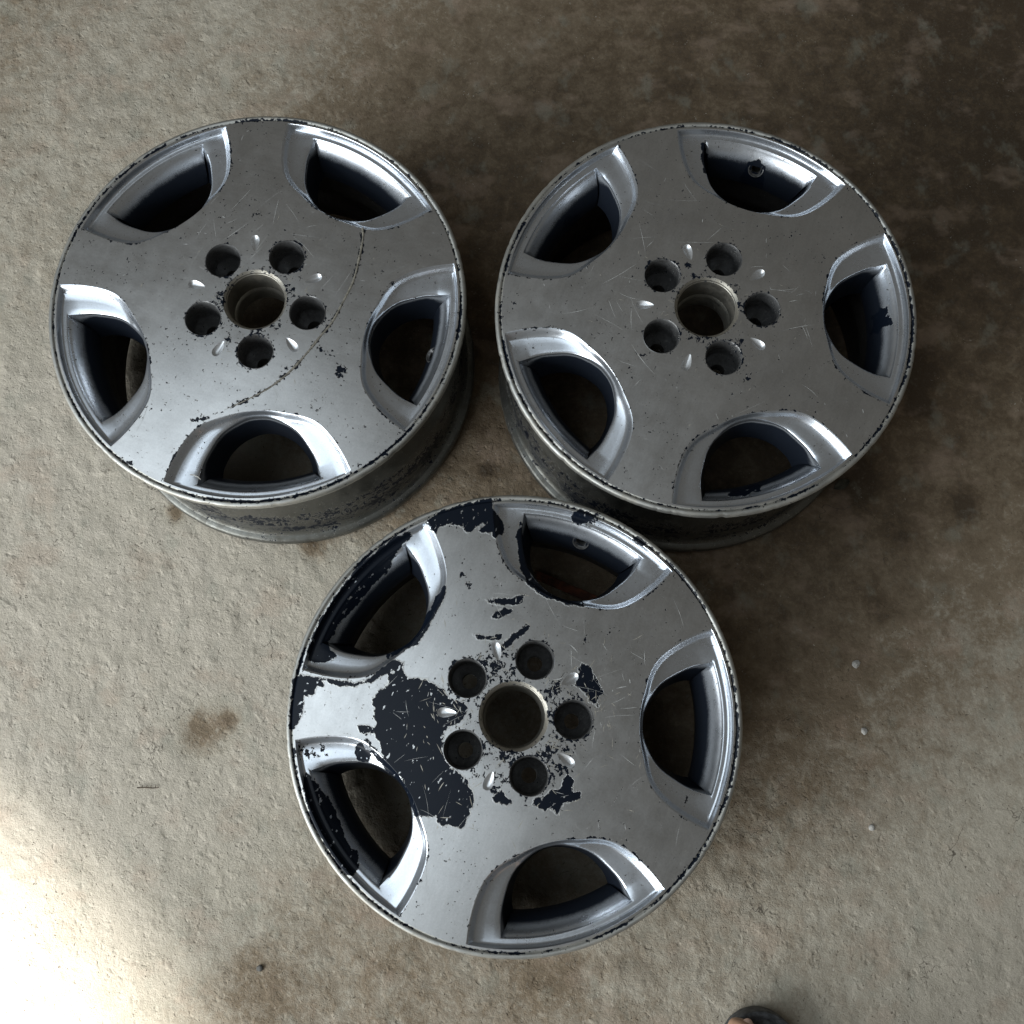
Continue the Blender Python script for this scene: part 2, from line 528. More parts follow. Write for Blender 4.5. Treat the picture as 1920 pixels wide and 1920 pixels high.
PATCH = {"2":[[[-34.7,136.9],[-22.3,132.6],[-15.7,125.8],[-5.1,132.9],[-4.0,126.6],[3.3,121.4],[-3.4,114.6],[-2.5,105.4],[0.7,97.2],[0.4,87.6],[-1.3,74.7],[-8.7,66.3],[-6.0,52.6],[-11.0,45.2],[-24.0,48.0],[-37.2,60.2],[-51.7,57.1],[-64.9,47.7],[-70.5,32.1],[-75.8,19.4],[-86.9,8.4],[-98.1,7.9],[-108.3,7.8],[-116.7,8.4],[-117.3,14.7],[-117.7,22.4],[-121.7,26.1],[-119.1,32.4],[-115.2,35.4],[-118.0,39.5],[-119.8,50.7],[-111.1,60.9],[-101.6,72.7],[-93.5,81.4],[-88.4,91.6],[-83.3,101.7],[-79.5,108.7],[-71.9,109.2],[-69.6,116.9],[-63.8,122.0],[-53.8,123.5],[-53.3,123.7],[-49.0,129.6],[-41.3,130.1]],[[-65.1,139.0],[-62.2,134.8],[-60.8,124.6],[-64.7,124.3],[-67.4,131.3],[-67.6,135.3]],[[152.8,156.4],[166.1,147.8],[179.3,132.1],[194.2,110.0],[198.1,101.7],[189.9,97.1],[180.0,82.1],[169.7,79.4],[163.7,84.0],[167.7,88.4],[163.0,100.5],[172.0,95.6],[172.6,101.4],[162.7,108.7],[157.1,112.1],[161.9,118.1],[160.9,131.7],[152.1,143.5],[144.7,140.6],[145.8,145.2]],[[96.9,112.2],[85.4,109.7],[70.0,110.3],[53.8,113.4],[30.9,116.4],[24.0,127.2],[13.4,133.8],[8.3,139.9],[11.8,141.3],[25.0,131.7],[42.4,125.2],[61.4,122.0],[68.9,116.8],[85.0,117.8]],[[135.2,168.9],[133.7,165.5],[122.7,172.1],[106.8,176.7],[101.6,175.9],[89.1,179.1],[72.5,186.1],[47.0,194.8],[23.4,202.7],[1.7,205.9],[-7.3,197.8],[-6.9,189.7],[-11.8,191.8],[-19.8,202.1],[-22.0,214.9],[-7.2,218.6],[17.4,218.2],[51.5,212.0],[82.3,204.2],[108.7,190.1],[123.1,182.1]],[[-46.6,219.4],[-39.3,214.3],[-35.9,195.2],[-40.2,189.2],[-42.5,195.0],[-53.5,195.8],[-56.6,204.0],[-70.7,199.2],[-89.2,199.3],[-91.0,204.0]],[[-34.7,195.7],[-31.4,176.5],[-25.7,158.4],[-15.2,145.1],[-3.9,140.2],[8.7,131.8],[9.1,123.8],[-2.0,117.9],[0.6,128.5],[-9.7,137.8],[-20.0,147.2],[-29.5,159.6],[-34.8,175.1]],[[-125.0,172.8],[-129.4,164.1],[-137.2,151.3],[-146.8,136.5],[-160.4,122.6],[-172.9,109.3],[-179.0,96.1],[-189.9,88.9],[-197.0,91.1],[-196.5,99.3],[-190.6,109.7],[-179.5,126.4],[-166.7,145.3],[-146.5,162.1],[-136.5,169.1]],[[-82.2,135.9],[-79.3,131.7],[-85.5,121.0],[-92.7,119.3],[-96.2,128.6],[-88.2,134.6]],[[-79.0,121.0],[-85.0,106.4],[-88.4,91.6],[-101.6,72.7],[-115.0,57.9],[-121.4,51.4],[-123.2,55.9],[-112.7,68.2],[-99.5,87.0],[-90.6,104.0],[-85.5,114.2]],[[67.1,-43.6],[72.0,-45.8],[73.5,-53.2],[67.4,-58.2],[59.2,-67.9],[54.5,-73.0],[47.1,-71.0],[40.2,-73.6],[41.8,-67.6],[49.8,-54.0],[50.6,-45.7],[59.4,-47.8]],[[-34.8,-69.7],[-36.4,-75.6],[-46.9,-78.2],[-44.9,-86.6],[-48.7,-86.7],[-54.3,-82.2],[-60.1,-73.9],[-70.2,-73.8],[-68.7,-68.0],[-62.5,-64.4],[-72.9,-60.5],[-71.6,-57.3],[-70.9,-49.2],[-66.5,-47.5],[-61.4,-57.4],[-54.0,-59.9],[-49.4,-68.6],[-41.8,-68.4]],[[61.3,65.7],[63.5,53.0],[71.9,40.0],[65.7,40.3],[62.2,51.1],[58.7,62.0]],[[84.3,55.7],[97.2,47.1],[97.1,40.2],[89.6,45.5],[84.0,52.8]],[[98.9,67.6],[109.3,44.3],[117.4,33.8],[110.5,33.8],[103.3,42.0],[97.4,64.3]],[[54.9,36.8],[73.6,30.4],[89.0,18.7],[81.7,20.0],[70.9,26.7],[57.9,32.5]],[[174.2,63.9],[189.2,65.5],[156.7,47.5],[137.8,34.7],[129.6,16.5],[128.8,-2.9],[135.0,-22.4],[128.8,-26.0],[124.1,-10.1],[123.1,15.4],[129.7,34.3],[145.1,48.5]],[[215.8,18.7],[222.0,10.0],[222.0,-1.1],[212.6,1.0],[209.1,6.6],[210.0,15.2]],[[214.0,-46.7],[215.5,-54.3],[212.6,-65.0],[209.8,-63.2],[210.9,-53.3]],[[-79.8,-10.0],[-72.0,-13.5],[-76.9,-27.3],[-81.5,-25.1],[-81.6,-12.0]]],"1":[[[194.9,68.0],[195.8,63.5],[188.2,56.8],[183.1,49.6],[180.3,40.3],[175.9,39.6],[171.1,48.4],[160.6,47.6],[158.6,53.2],[174.4,60.5]],[[184.3,12.7],[197.6,10.1],[201.5,1.7],[197.0,-9.3],[187.8,-13.6],[173.2,-11.4],[168.7,0.8],[175.8,10.7]],[[73.2,-176.5],[78.5,-178.9],[80.7,-184.8],[69.8,-190.6],[62.4,-194.1],[60.2,-188.2],[53.7,-186.1],[57.1,-179.9],[66.3,-181.1]],[[-180.9,-86.3],[-181.9,-94.3],[-177.7,-102.0],[-173.9,-108.4],[-169.0,-110.7],[-166.7,-118.9],[-161.7,-116.0],[-149.3,-127.5],[-148.9,-124.8],[-169.4,-95.4]],[[56.0,182.3],[63.1,183.5],[71.2,178.1],[81.1,167.8],[77.5,165.1],[64.1,172.7],[54.7,177.6]]],"0":[]}  # peeled areas; one strip along a pocket edge paints a dark reflection
CLUSTER = {"0":[[-30.2,94.2,7.6],[-43.5,70.2,5.4],[112.9,-52.7,8.6],[55.3,-64.8,5.4],[95.7,53.3,4.3],[90.6,110.6,3.2],[137.0,56.5,4.9],[181.9,-125.9,6.5],[163.7,-146.9,5.4],[95.7,-35.5,6.5],[83.7,-35.5,5.4],[51.4,-65.8,5.4],[75.0,173.1,2.2],[14.4,3.1,4.9],[43.2,-11.6,6.5],[11.5,31.2,4.9],[-46.5,3.2,3.8],[-13.2,-51.6,6.5],[-12.4,-35.7,6.5],[35.8,21.5,5.4],[-102.6,-125.0,2.7],[-74.8,-207.6,6.5]],"1":[[49.4,191.6,5.4],[-73.2,45.8,9.2],[-60.8,-65.0,4.3],[-57.3,-57.4,3.8],[83.3,87.0,2.2],[-64.0,196.0,3.2],[-95.7,181.1,5.4],[-38.7,4.8,6.5],[-30.5,-43.3,6.5],[-22.8,-46.8,5.4],[29.2,24.5,6.5],[37.3,-15.2,5.4],[-137.5,39.5,2.7],[-93.4,53.7,2.7],[7.5,38.5,4.3],[39.0,33.9,4.3]],"2":[[128.4,104.2,5.4],[113.6,99.5,6.5],[104.8,89.0,4.3],[88.8,24.7,6.5],[137.2,20.1,5.4],[96.0,-38.6,4.3],[40.7,-27.9,11.9],[-19.4,-45.1,11.9],[-28.1,-65.1,9.7],[-53.6,14.8,7.6],[-71.5,-9.1,7.6],[-4.6,31.2,7.6],[65.4,-18.6,6.5],[57.5,24.1,5.4],[-103.9,187.3,11.9],[-107.2,174.4,10.8],[-98.7,166.6,6.5],[158.1,127.9,7.6],[-22.5,164.7,5.4],[-13.3,-187.0,5.4],[-6.9,-217.5,6.5],[217.2,-2.3,10.8],[-74.4,125.4,8.6],[-74.4,96.9,7.6],[-69.6,-41.9,7.6]]}
GROOVE = catmull(np.array([[87.1,111.7],[91.1,100.5],[94.1,77.0],[95.9,49.1],[93.2,27.3],[88.2,-2.0],[80.6,-21.6],[71.9,-44.5],[60.9,-67.8],[47.6,-87.6],[32.0,-104.0],[9.8,-123.1],[-10.9,-139.2],[-23.0,-145.8]]) / 1000, 60)


def wear(P, w, lip_gain=1.0):
    """signed distance to the traced peeled areas and one painted dark reflection and a wear density, per point in wheel coordinates"""
    P = np.asarray(P)[:, :2]
    sd = np.full(len(P), 0.03)
    for q in PATCH.get(str(w), []):
        q = np.array(q) / 1000
        c = q.mean(0)
        R = np.hypot(*(q - c).T).max() + 0.03
        idx = np.where(np.hypot(*(P - c).T) < R)[0]
        if len(idx) == 0:
            continue
        d = seg_dist(P[idx], q)
        d[inside(P[idx], q)] *= -1
        sd[idx] = np.minimum(sd[idx], d)
    r = np.hypot(P[:, 0], P[:, 1])
    hubw = (0.85, 0.78, 0.86)[w]
    chip = np.full(len(P), (0.24, 0.22, 0.20)[w])
    for k in range(5):
        d = np.abs(np.hypot(*(P - lug_c(k)).T) - LUG_H)
        chip = np.maximum(chip, hubw * np.exp(-d / 0.0028))
    chip = np.maximum(chip, hubw * 0.82 * np.exp(-np.maximum(0, r - BORE) / (0.015, 0.012, 0.009)[w]) * (r > BORE - 0.002))
    if w == 2:
        chip = np.maximum(chip, 0.60 * np.exp(-np.maximum(0, r - 0.068) / 0.010))
    for k in range(5):
        d = seg_dist(P, rot2(C0, k * 2 * PI / 5)[:NS], False)
        a = np.arctan2(P[:, 1], P[:, 0])
        mod = 0.55 + 0.45 * np.sin(a * 7 + w * 2.1 + 1.3 * np.sin(a * 17 + w))
        chip = np.maximum(chip, np.exp(-d / 0.0011) * (0.25 + 0.62 * mod))
    a = np.arctan2(P[:, 1], P[:, 0])
    mod = 0.6 + 0.4 * np.sin(a * 5 + w * 1.7 + 2 * np.sin(a * 3 + w))
    chip = np.maximum(chip, lip_gain * (0.42 + 0.5 * mod) * np.exp(-np.maximum(0, np.abs(r - 0.2216) - 0.0006) / 0.0016))
    if w == 0:
        d = seg_dist(P, GROOVE, False)
        t = np.sin(P[:, 0] * 310) * np.sin(P[:, 1] * 270)
        chip = np.maximum(chip, 0.92 * np.exp(-np.maximum(0, d - 0.001) / (0.0022 + 0.0012 * t)))
    for x, y, rr in CLUSTER.get(str(w), []):
        d = np.hypot(P[:, 0] - x / 1000, P[:, 1] - y / 1000)
        chip = np.maximum(chip, 0.88 * np.exp(-(d / (rr / 1000)) ** 2 * 1.1))
    return sd, chip


def bake(me, w, frame_rot=0.0, lip_gain=1.0):
    n = len(me.vertices)
    co = np.empty(n * 3, dtype=np.float32)
    me.vertices.foreach_get('co', co)
    P = co.reshape(-1, 3)[:, :2].astype(float)
    sd, ch = wear(P, w, lip_gain)
    set_attr(me, 'patch', sd)
    set_attr(me, 'chip', ch)


def depth_navy_attr(me):
    """0 on the silver at the front, rising to 1, full navy, down the window walls"""
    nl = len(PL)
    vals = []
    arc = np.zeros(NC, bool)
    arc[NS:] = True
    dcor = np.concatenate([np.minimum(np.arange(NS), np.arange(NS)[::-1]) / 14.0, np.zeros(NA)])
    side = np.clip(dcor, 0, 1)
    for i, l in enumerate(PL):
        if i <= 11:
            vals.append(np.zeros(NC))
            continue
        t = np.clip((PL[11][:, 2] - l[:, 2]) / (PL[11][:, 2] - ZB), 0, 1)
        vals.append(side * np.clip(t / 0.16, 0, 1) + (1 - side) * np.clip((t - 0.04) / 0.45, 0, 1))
    set_attr(me, 'depth_navy', np.concatenate(vals))


def plain(me):
    set_attr(me, 'patch', np.full(len(me.vertices), 0.03))
    set_attr(me, 'chip', np.full(len(me.vertices), 0.05))
    return me


def face_mesh():
    V = np.column_stack([FP, zf(np.hypot(FP[:, 0], FP[:, 1]))])
    B = np.column_stack([BP, np.full(len(BP), ZB)])
    F = [tuple(t) for t in FT] + [tuple(t[::-1] + len(V)) for t in BT]
    return mesh('face_plate', np.vstack([V, B]), F, True, 50)


def pocket_mesh(k):
    a = k * 2 * PI / 5
    L = [np.column_stack([rot2(l[:, :2], a), l[:, 2]]) for l in PL]
    V, F = loft(L)
    if k == 0:                                   # opening for the valve
        ax = np.array([-0.72, 0, 0.69])
        keep = []
        for f in F:
            d = V[list(f)].mean(0) - np.array([VR, 0, VZ])
            if np.linalg.norm(d - ax * (d @ ax)) > 0.0066:
                keep.append(f)
        F = keep
    me = mesh('window_pocket', V, F, True, 60)
    depth_navy_attr(me)
    return me


def lug_mesh(k):
    z = float(zf(LUG_R))
    pr = [(LUG_H, 0), (0.0193, -0.0004), (0.0186, -0.0018), (0.0182, -0.004), (0.0180, -0.012), (0.0179, -0.030), (0.0165, -0.0335),
          (0.0100, -0.041), (0.0080, -0.043), (0.0080, -0.0590)]
    L = lathe([(r, z + d) for r, d in pr], 48, lug_c(k))
    L[0][:, 2] = zf(np.hypot(L[0][:, 0], L[0][:, 1]))
    V, F = loft(L)
    return mesh('lug_hole', V, F, True, 35)


def bore_mesh():
    z = float(zf(0.03))
    pr = [(BORE, 0), (0.0343, -0.0003), (0.0330, -0.0016), (0.0322, -0.0022), (0.0319, -0.0040), (0.0312, -0.0046), (0.0310, -0.012),
          (0.0309, -0.036), (0.0290, -0.0385), (0.0285, -0.040), (0.0285, -0.0590)]
    V, F = loft(lathe([(r, z + d) for r, d in pr], 96))
    return mesh('centre_bore', V, F, True, 35)


def dimple_mesh(k):
    L = []
    for s, dz in ((1, 0), (0.94, -0.0003), (0.84, -0.0009), (0.64, -0.0018), (0.40, -0.0025), (0.18, -0.0028)):
        L.append(with_z(nub_outline(k, s), dz))
    V, F = loft(L, cap=True)
    return mesh('teardrop_dimple', V, F, True, 60)


def rim_profiles():
    zt = float(zf(FACE_R))
    lip = [(FACE_R, zt), (0.2209, zt - 0.0004), (0.2214, zt - 0.0012), (0.2219, zt - 0.0010), (0.2226, zt - 0.0001), (0.2240, zt + 0.0003),
           (0.2258, zt + 0.0000), (0.2269, zt - 0.0010), (0.2275, zt - 0.0026), (0.2275, zt - 0.0090), (0.2268, zt - 0.0112),
           (0.2245, zt - 0.0125), (0.2190, zt - 0.0135), (0.2165, zt - 0.0150)]
    bar = [(0.2165, zt - 0.0150), (0.2155, zt - 0.0190), (0.2150, zt - 0.0300), (0.2136, zt - 0.0360), (0.2176, zt - 0.0390), (0.2150, zt - 0.0410),
           (0.2110, zt - 0.0460), (0.2010, zt - 0.0560), (0.1985, zt - 0.0620), (0.1985, zt - 0.0900), (0.2000, zt - 0.1000),
           (0.2090, zt - 0.1220), (0.2120, zt - 0.1300), (0.2130, zt - 0.1500), (0.2150, zt - 0.1535), (0.2145, zt - 0.1570),
           (0.2152, zt - 0.1760), (0.2165, zt - 0.1860), (0.2200, zt - 0.1890)]
    flg = [(0.2200, zt - 0.1890), (0.2245, zt - 0.1900), (0.2268, zt - 0.1915), (0.2277, zt - 0.1945), (0.2279, zt - 0.2000), (0.2270, zt - 0.2035),
           (0.2250, zt - 0.2055), (0.2215, zt - 0.2065), (0.2190, zt - 0.2050), (0.2175, zt - 0.1980), (0.2100, zt - 0.1900)]
    inn = [(0.2100, zt - 0.1900), (0.2070, zt - 0.1500), (0.2040, zt - 0.1200), (0.1945, zt - 0.1000), (0.1935, zt - 0.0900), (0.1935, zt - 0.0495)]
    return lip, bar, flg, inn


LIP, BAR, FLG, INN = rim_profiles()


def prof_mesh(name, prof, n, w, jitter=0.0):
    L = lathe(prof, n)
    if jitter:
        rnd = np.random.RandomState(40 + w)
        t = np.linspace(0, 2 * PI, n, endpoint=False)
        d = sum(rnd.rand() / f * np.sin(t * f + rnd.rand() * 6) for f in (3, 7, 13, 29, 47)) * 0.0004
        nick = np.zeros(n)
        for _ in range(70):
            c = rnd.rand() * 2 * PI
            nick += rnd.rand() * np.exp(-((((t - c + PI) % (2 * PI)) - PI) / (0.004 + 0.012 * rnd.rand())) ** 2)
        for l in L:
            r = np.hypot(l[:, 0], l[:, 1])
            k = np.clip((r - 0.2225) / 0.004, 0, 1) * jitter
            s = (r + k * (d - 0.0007 * nick)) / r
            l[:, 0] *= s
            l[:, 1] *= s
    V, F = loft(L)
    return mesh(name, V, F, True, 45)


VZ, VR = 0.1815, 0.1950


def valve_mesh():
    # boss round the valve hole, axis leaning to the hub side and up
    pr = [(0.0092, -0.0030), (0.0090, -0.0002), (0.0084, 0.0006), (0.0078, 0.0005), (0.0074, -0.0006), (0.0058, -0.0016), (0.0052, -0.0024),
          (0.0050, -0.0045), (0.0050, -0.010)]
    V, F = loft(lathe(pr, 40))
    return mesh('valve_hole', V, F, True, 40)


VAXIS = Vector((-0.72, 0, 0.69)).normalized()
VROT = VAXIS.to_track_quat('Z', 'Y').to_euler()

txt = bpy.data.curves.new('cast_mark', 'FONT')
txt.body = 'JWL'
txt.size = 0.0085
txt.space_character = 0.70
txt.extrude = 0.0004
txt.align_x = 'CENTER'
txt.align_y = 'CENTER'
_t = bpy.data.objects.new('cast_mark_tmp', txt)
COL.objects.link(_t)
bpy.context.view_layer.update()
mark_me = bpy.data.meshes.new_from_object(_t.evaluated_get(bpy.context.evaluated_depsgraph_get()))
bpy.data.objects.remove(_t)
mark_me.materials.clear()
mark_me.materials.append(M['mark'])


def blocked(P, margin=0.0):
    bad = np.hypot(P[:, 0], P[:, 1]) < BORE + margin
    bad |= np.hypot(P[:, 0], P[:, 1]) > 0.2190
    for q in POCK + NUBS:
        bad |= inside(P, q)
    for k in range(5):
        bad |= np.hypot(*(P - lug_c(k)).T) < LUG_H + margin
    return bad


def scratch_mesh(name, specs, seed, lift=0.00022):
    """specs: (count, centre, spread, length range, width range, angle or None) -> slivers lying on the face"""
    rnd = random.Random(seed)
    V, F = [], []
    for cnt, c, spread, lr, wr, ang in specs:
        for _ in range(cnt):
            x, y = c[0] + rnd.gauss(0, spread), c[1] + rnd.gauss(0, spread)
            a = rnd.uniform(0, 2 * PI) if ang is None else ang + rnd.gauss(0, 0.25)
            L, w, bend = rnd.uniform(*lr), rnd.uniform(*wr), rnd.gauss(0, 0.13)
            n = 7
            P = []
            for i in range(n):
                t = i / (n - 1) - 0.5
                P.append((x + t * L * math.cos(a + bend * t), y + t * L * math.sin(a + bend * t)))
            P = np.array(P)
            if blocked(P, 0.0006).any():
                continue
            T = np.gradient(P, axis=0)
            T /= np.hypot(T[:, 0], T[:, 1])[:, None]
            Nn = np.stack([-T[:, 1], T[:, 0]], 1)
            ww = w * np.sin(np.linspace(0.12, PI - 0.12, n)) * np.array([rnd.uniform(0.6, 1.1) for _ in range(n)])
            b = len(V)
            for i in range(n):
                for s in (-1, 1):
                    q = P[i] + s * Nn[i] * ww[i] / 2
                    V.append((q[0], q[1], float(zf(math.hypot(*q))) + lift))
            for i in range(n - 1):
                F.append((b + 2 * i, b + 2 * i + 2, b + 2 * i + 3, b + 2 * i + 1))
    return mesh(name, V, F, False)


def tube(path, rad, n=8, name='tube', flat=1.0):
    P = np.array(path, float)
    T = np.gradient(P, axis=0)
    T /= np.linalg.norm(T, axis=1)[:, None]
    R = np.broadcast_to(np.asarray(rad, float), (len(P),))
    L = []
    for p, t, r in zip(P, T, R):
        u = np.cross(t, (0, 0, 1.0))
        if np.linalg.norm(u) < 1e-6:
            u = np.array([1.0, 0, 0])
        u /= np.linalg.norm(u)
        v = np.cross(u, t)
        a = np.linspace(0, 2 * PI, n, endpoint=False)
        L.append(p + r * (np.cos(a)[:, None] * u + flat * np.sin(a)[:, None] * v))
    V, F = loft(L)
    b = len(L) * n
    F.append(tuple(range(n))[::-1])
    F.append(tuple(range(b - n, b)))
    return mesh(name, V, F, True, 60)


BASE_FACE = face_mesh()
BASE_POCK = [pocket_mesh(k) for k in range(5)]
BASE_LUG = [lug_mesh(k) for k in range(5)]
BASE_DIM = [plain(dimple_mesh(k)) for k in range(5)]
BASE_BORE = bore_mesh()
VAL = plain(valve_mesh())

CENTRES = [(-0.2892, 0.4835), (0.1968, 0.4725), (-0.0104, 0.0412)]
ANGLES = [math.radians(a) for a in (-14.99, 69.40, 68.81)]
LABELS = ['scuffed silver alloy wheel with a long curved gouge across its face',
          'cleanest silver alloy wheel with dull face and no gouge, beside the dark stained floor',
          'silver alloy wheel with large black patches where its paint has peeled']


def build_wheel(w):
    root = bpy.data.objects.new('alloy_wheel', None)
    root.empty_display_size = 0.05
    COL.objects.link(root)
    root.location = (*CENTRES[w], 0.0012)
    root.rotation_euler = (0, 0, ANGLES[w])
    tag(root, LABELS[w], 'alloy wheel', 'alloy wheels lying on the concrete floor')

    def worn(base, lip_gain=1.0):
        me = base.copy()
        bake(me, w, 0, lip_gain)
        return me

    face = add('face_plate', worn(BASE_FACE), M['face'], root)
    if w == 2:
        face['label'] = 'silver face with peeled black patches'
    for k in range(5):
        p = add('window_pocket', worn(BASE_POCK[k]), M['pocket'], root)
        if k == 0:
            v = add('valve_hole', VAL, M['seat'], p, (VR, 0, VZ), VROT)
        if k == 1:
            a = 2 * PI / 5 + math.radians(0.7)
            m = Matrix.Translation((0.2032 * math.cos(a), 0.2032 * math.sin(a), 0.1913)) @ \
                Matrix.Rotation(a - PI / 2, 4, 'Z') @ Matrix.Rotation(math.radians(52), 4, 'X')
            t = add('cast_mark', mark_me, None, p)
            t.matrix_local = m
    for k in range(5):
        lg = plain(BASE_LUG[k].copy())
        set_attr(lg, 'chip', np.concatenate([np.full(48, c) for c in (0.62, 0.5, 0.45, 0.4, 0.35, 0.3, 0.3, 0.3, 0.3, 0.3)]))
        add('lug_hole', lg, M['seat'], root)
    for k in range(5):
        add('teardrop_dimple', BASE_DIM[k], M['dimple'], root)
    bo_me = plain(BASE_BORE.copy())
    set_attr(bo_me, 'chip', np.concatenate([np.full(96, c) for c in (0.8, 0.7, 0.55, 0.5, 0.35, 0.35, 0.3, 0.25, 0.25, 0.2, 0.2)]))
    add('centre_bore', bo_me, M['bore'], root)
    rim = prof_mesh('rim_lip', LIP, 720, w, 1.0)
    bake(rim, w, 0, 1.15)
    add('rim_lip', rim, M['lip'], root)
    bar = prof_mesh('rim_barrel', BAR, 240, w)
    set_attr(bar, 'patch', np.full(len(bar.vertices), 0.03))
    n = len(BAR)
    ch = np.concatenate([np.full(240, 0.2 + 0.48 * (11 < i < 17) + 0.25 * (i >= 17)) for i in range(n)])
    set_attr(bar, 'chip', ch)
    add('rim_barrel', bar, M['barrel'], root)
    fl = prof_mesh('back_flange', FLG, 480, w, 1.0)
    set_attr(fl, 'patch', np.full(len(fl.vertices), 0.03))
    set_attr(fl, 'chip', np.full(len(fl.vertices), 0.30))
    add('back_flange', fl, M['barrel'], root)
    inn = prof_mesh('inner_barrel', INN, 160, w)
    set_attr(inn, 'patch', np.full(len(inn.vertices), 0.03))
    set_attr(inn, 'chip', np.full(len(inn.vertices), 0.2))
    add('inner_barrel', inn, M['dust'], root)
    hub = [0, 0]
    if w == 2:
        sp = [(190, hub, 0.050, (0.003, 0.013), (0.0003, 0.0010), None),
              (120, (0.018, -0.047), 0.020, (0.004, 0.012), (0.0004, 0.0010), None),
              (26, (-0.03, 0.06), 0.024, (0.002, 0.008), (0.0004, 0.0012), 0.9)]
        hs = [(160, hub, 0.12, (0.004, 0.045), (0.00012, 0.00045), None), (80, hub, 0.12, (0.002, 0.006), (0.0003, 0.0011), 0.5), (24, (0.08, -0.1), 0.05, (0.008, 0.02), (0.0005, 0.0010), None)]
    else:
        sp = [(60, hub, 0.045, (0.002, 0.007), (0.0004, 0.0009), None)]
        hs = [(100, hub, 0.11, (0.004, 0.050), (0.00012, 0.00045), None), (40, hub, 0.12, (0.002, 0.006), (0.0003, 0.0010), 0.4), (9, (-0.03, 0.07), 0.012, (0.01, 0.05), (0.0002, 0.0005), 0.8), (8, (0.05, -0.09), 0.012, (0.01, 0.05), (0.0002, 0.0005), 2.2)]
    a = add('paint_scratches', scratch_mesh('paint_scratches', sp, 11 + w), M['bare'], root)
    a['kind'] = 'stuff'
    b = add('hairline_scratches', scratch_mesh('hairline_scratches', hs, 31 + w), M['hair'], root)
    b['kind'] = 'stuff'
    if w == 0:
        g = catmull(np.array([[87.1,111.7],[91.1,100.5],[94.1,77.0],[95.9,49.1],[93.2,27.3],[88.2,-2.0],[80.6,-21.6],[71.9,-44.5],[60.9,-67.8],[47.6,-87.6],[32.0,-104.0],[9.8,-123.1],[-10.9,-139.2],[-23.0,-145.8]]) / 1000, 90)
        z = zf(np.hypot(g[:, 0], g[:, 1]))
        s = np.linspace(0, 1, 90)
        rad = 0.0013 * np.clip((1 - s) / 0.35, 0.15, 1) * (1 + 0.15 * np.sin(s * 90) * np.sin(s * 37))
        me = tube(np.column_stack([g, z - 0.0002]), rad, 10, 'curved_gouge', 0.55)
        add('curved_gouge', me, M['groove'], root)
    return root


WHEELS = [build_wheel(w) for w in range(3)]

# ------------------------------------------------------------------ concrete floor
rs = np.random.RandomState(5)


def value_noise(X, Y, cell, seed):
    r = np.random.RandomState(seed)
    n = 512
    G = r.rand(n, n)
    x, y = X / cell + 200, Y / cell + 200
    xi, yi = np.floor(x).astype(int), np.floor(y).astype(int)
    u, v = x - xi, y - yi
    u, v = u * u * (3 - 2 * u), v * v * (3 - 2 * v)
    g = lambda a, b: G[a % n, b % n]
    return (g(xi, yi) * (1 - u) * (1 - v) + g(xi + 1, yi) * u * (1 - v) + g(xi, yi + 1) * (1 - u) * v + g(xi + 1, yi + 1) * u * v) - 0.5


CAMH, CAMF = 1.3211, 2060.4


def ground(px, py):
    """floor point seen at a pixel of the 1920 photograph; used to lay out the stains"""
    th, ph = 0.2212, 0.0109
    d = Matrix.Rotation(ph, 3, 'Y') @ Matrix.Rotation(th, 3, 'X') @ Vector(((px - 960) / CAMF, -(py - 960) / CAMF, -1))
    t = -CAMH / d.z
    return (d.x * t, d.y * t)


dense_x = np.arange(-0.80, 0.7601, 0.004)
dense_y = np.arange(-0.36, 1.0801, 0.004)
xs = np.concatenate([[-6, -4, -2.6, -1.8, -1.3, -1.0, -0.88], dense_x, [0.84, 1.0, 1.3, 1.8, 2.6, 4, 6]])
ys = np.concatenate([[-6, -4, -2.6, -1.8, -1.2, -0.8, -0.55, -0.42], dense_y, [1.16, 1.3, 1.6, 2.2, 3, 4.5, 6]])
X, Y = np.meshgrid(xs, ys)
inner = np.clip(np.minimum.reduce([X + 0.86, 0.82 - X, Y + 0.41, 1.14 - Y]) / 0.08, 0, 1)
smooth_zone = 1 / (1 + np.exp(-((X + 0.75 * Y - 0.42) / 0.10)))       # the trowelled, oily side is flatter
amp = (1 - 0.72 * smooth_zone)
Zf = amp * (value_noise(X, Y, 0.055, 1) * 0.0018 + value_noise(X, Y, 0.020, 2) * 0.0011 + value_noise(X, Y, 0.011, 3) * 0.0010)
for _ in range(1100):                                                       # grit bumps and pits
    cx, cy = rs.uniform(-0.8, 0.75), rs.uniform(-0.35, 1.07)
    s = rs.uniform(0.0028, 0.0075)
    h = rs.uniform(-1, 1) * 0.0016
    i0, i1 = np.searchsorted(xs, cx - 3 * s), np.searchsorted(xs, cx + 3 * s)
    j0, j1 = np.searchsorted(ys, cy - 3 * s), np.searchsorted(ys, cy + 3 * s)
    e = rs.uniform(0.5, 1.6)
    Zf[j0:j1, i0:i1] += h * np.exp(-(((X[j0:j1, i0:i1] - cx) / s) ** 2 + ((Y[j0:j1, i0:i1] - cy) / (s * e)) ** 2)) * \
        (0.35 if cx + 0.75 * cy > 0.42 else 1)
Zf = Zf * inner - 0.0008
V = np.column_stack([X.ravel(), Y.ravel(), Zf.ravel()])
nx, ny = len(xs), len(ys)
ii = np.arange(nx * ny).reshape(ny, nx)
F = np.stack([ii[:-1, :-1], ii[:-1, 1:], ii[1:, 1:], ii[1:, :-1]], -1).reshape(-1, 4)
fm = mesh('floor', V, F, True, 80)
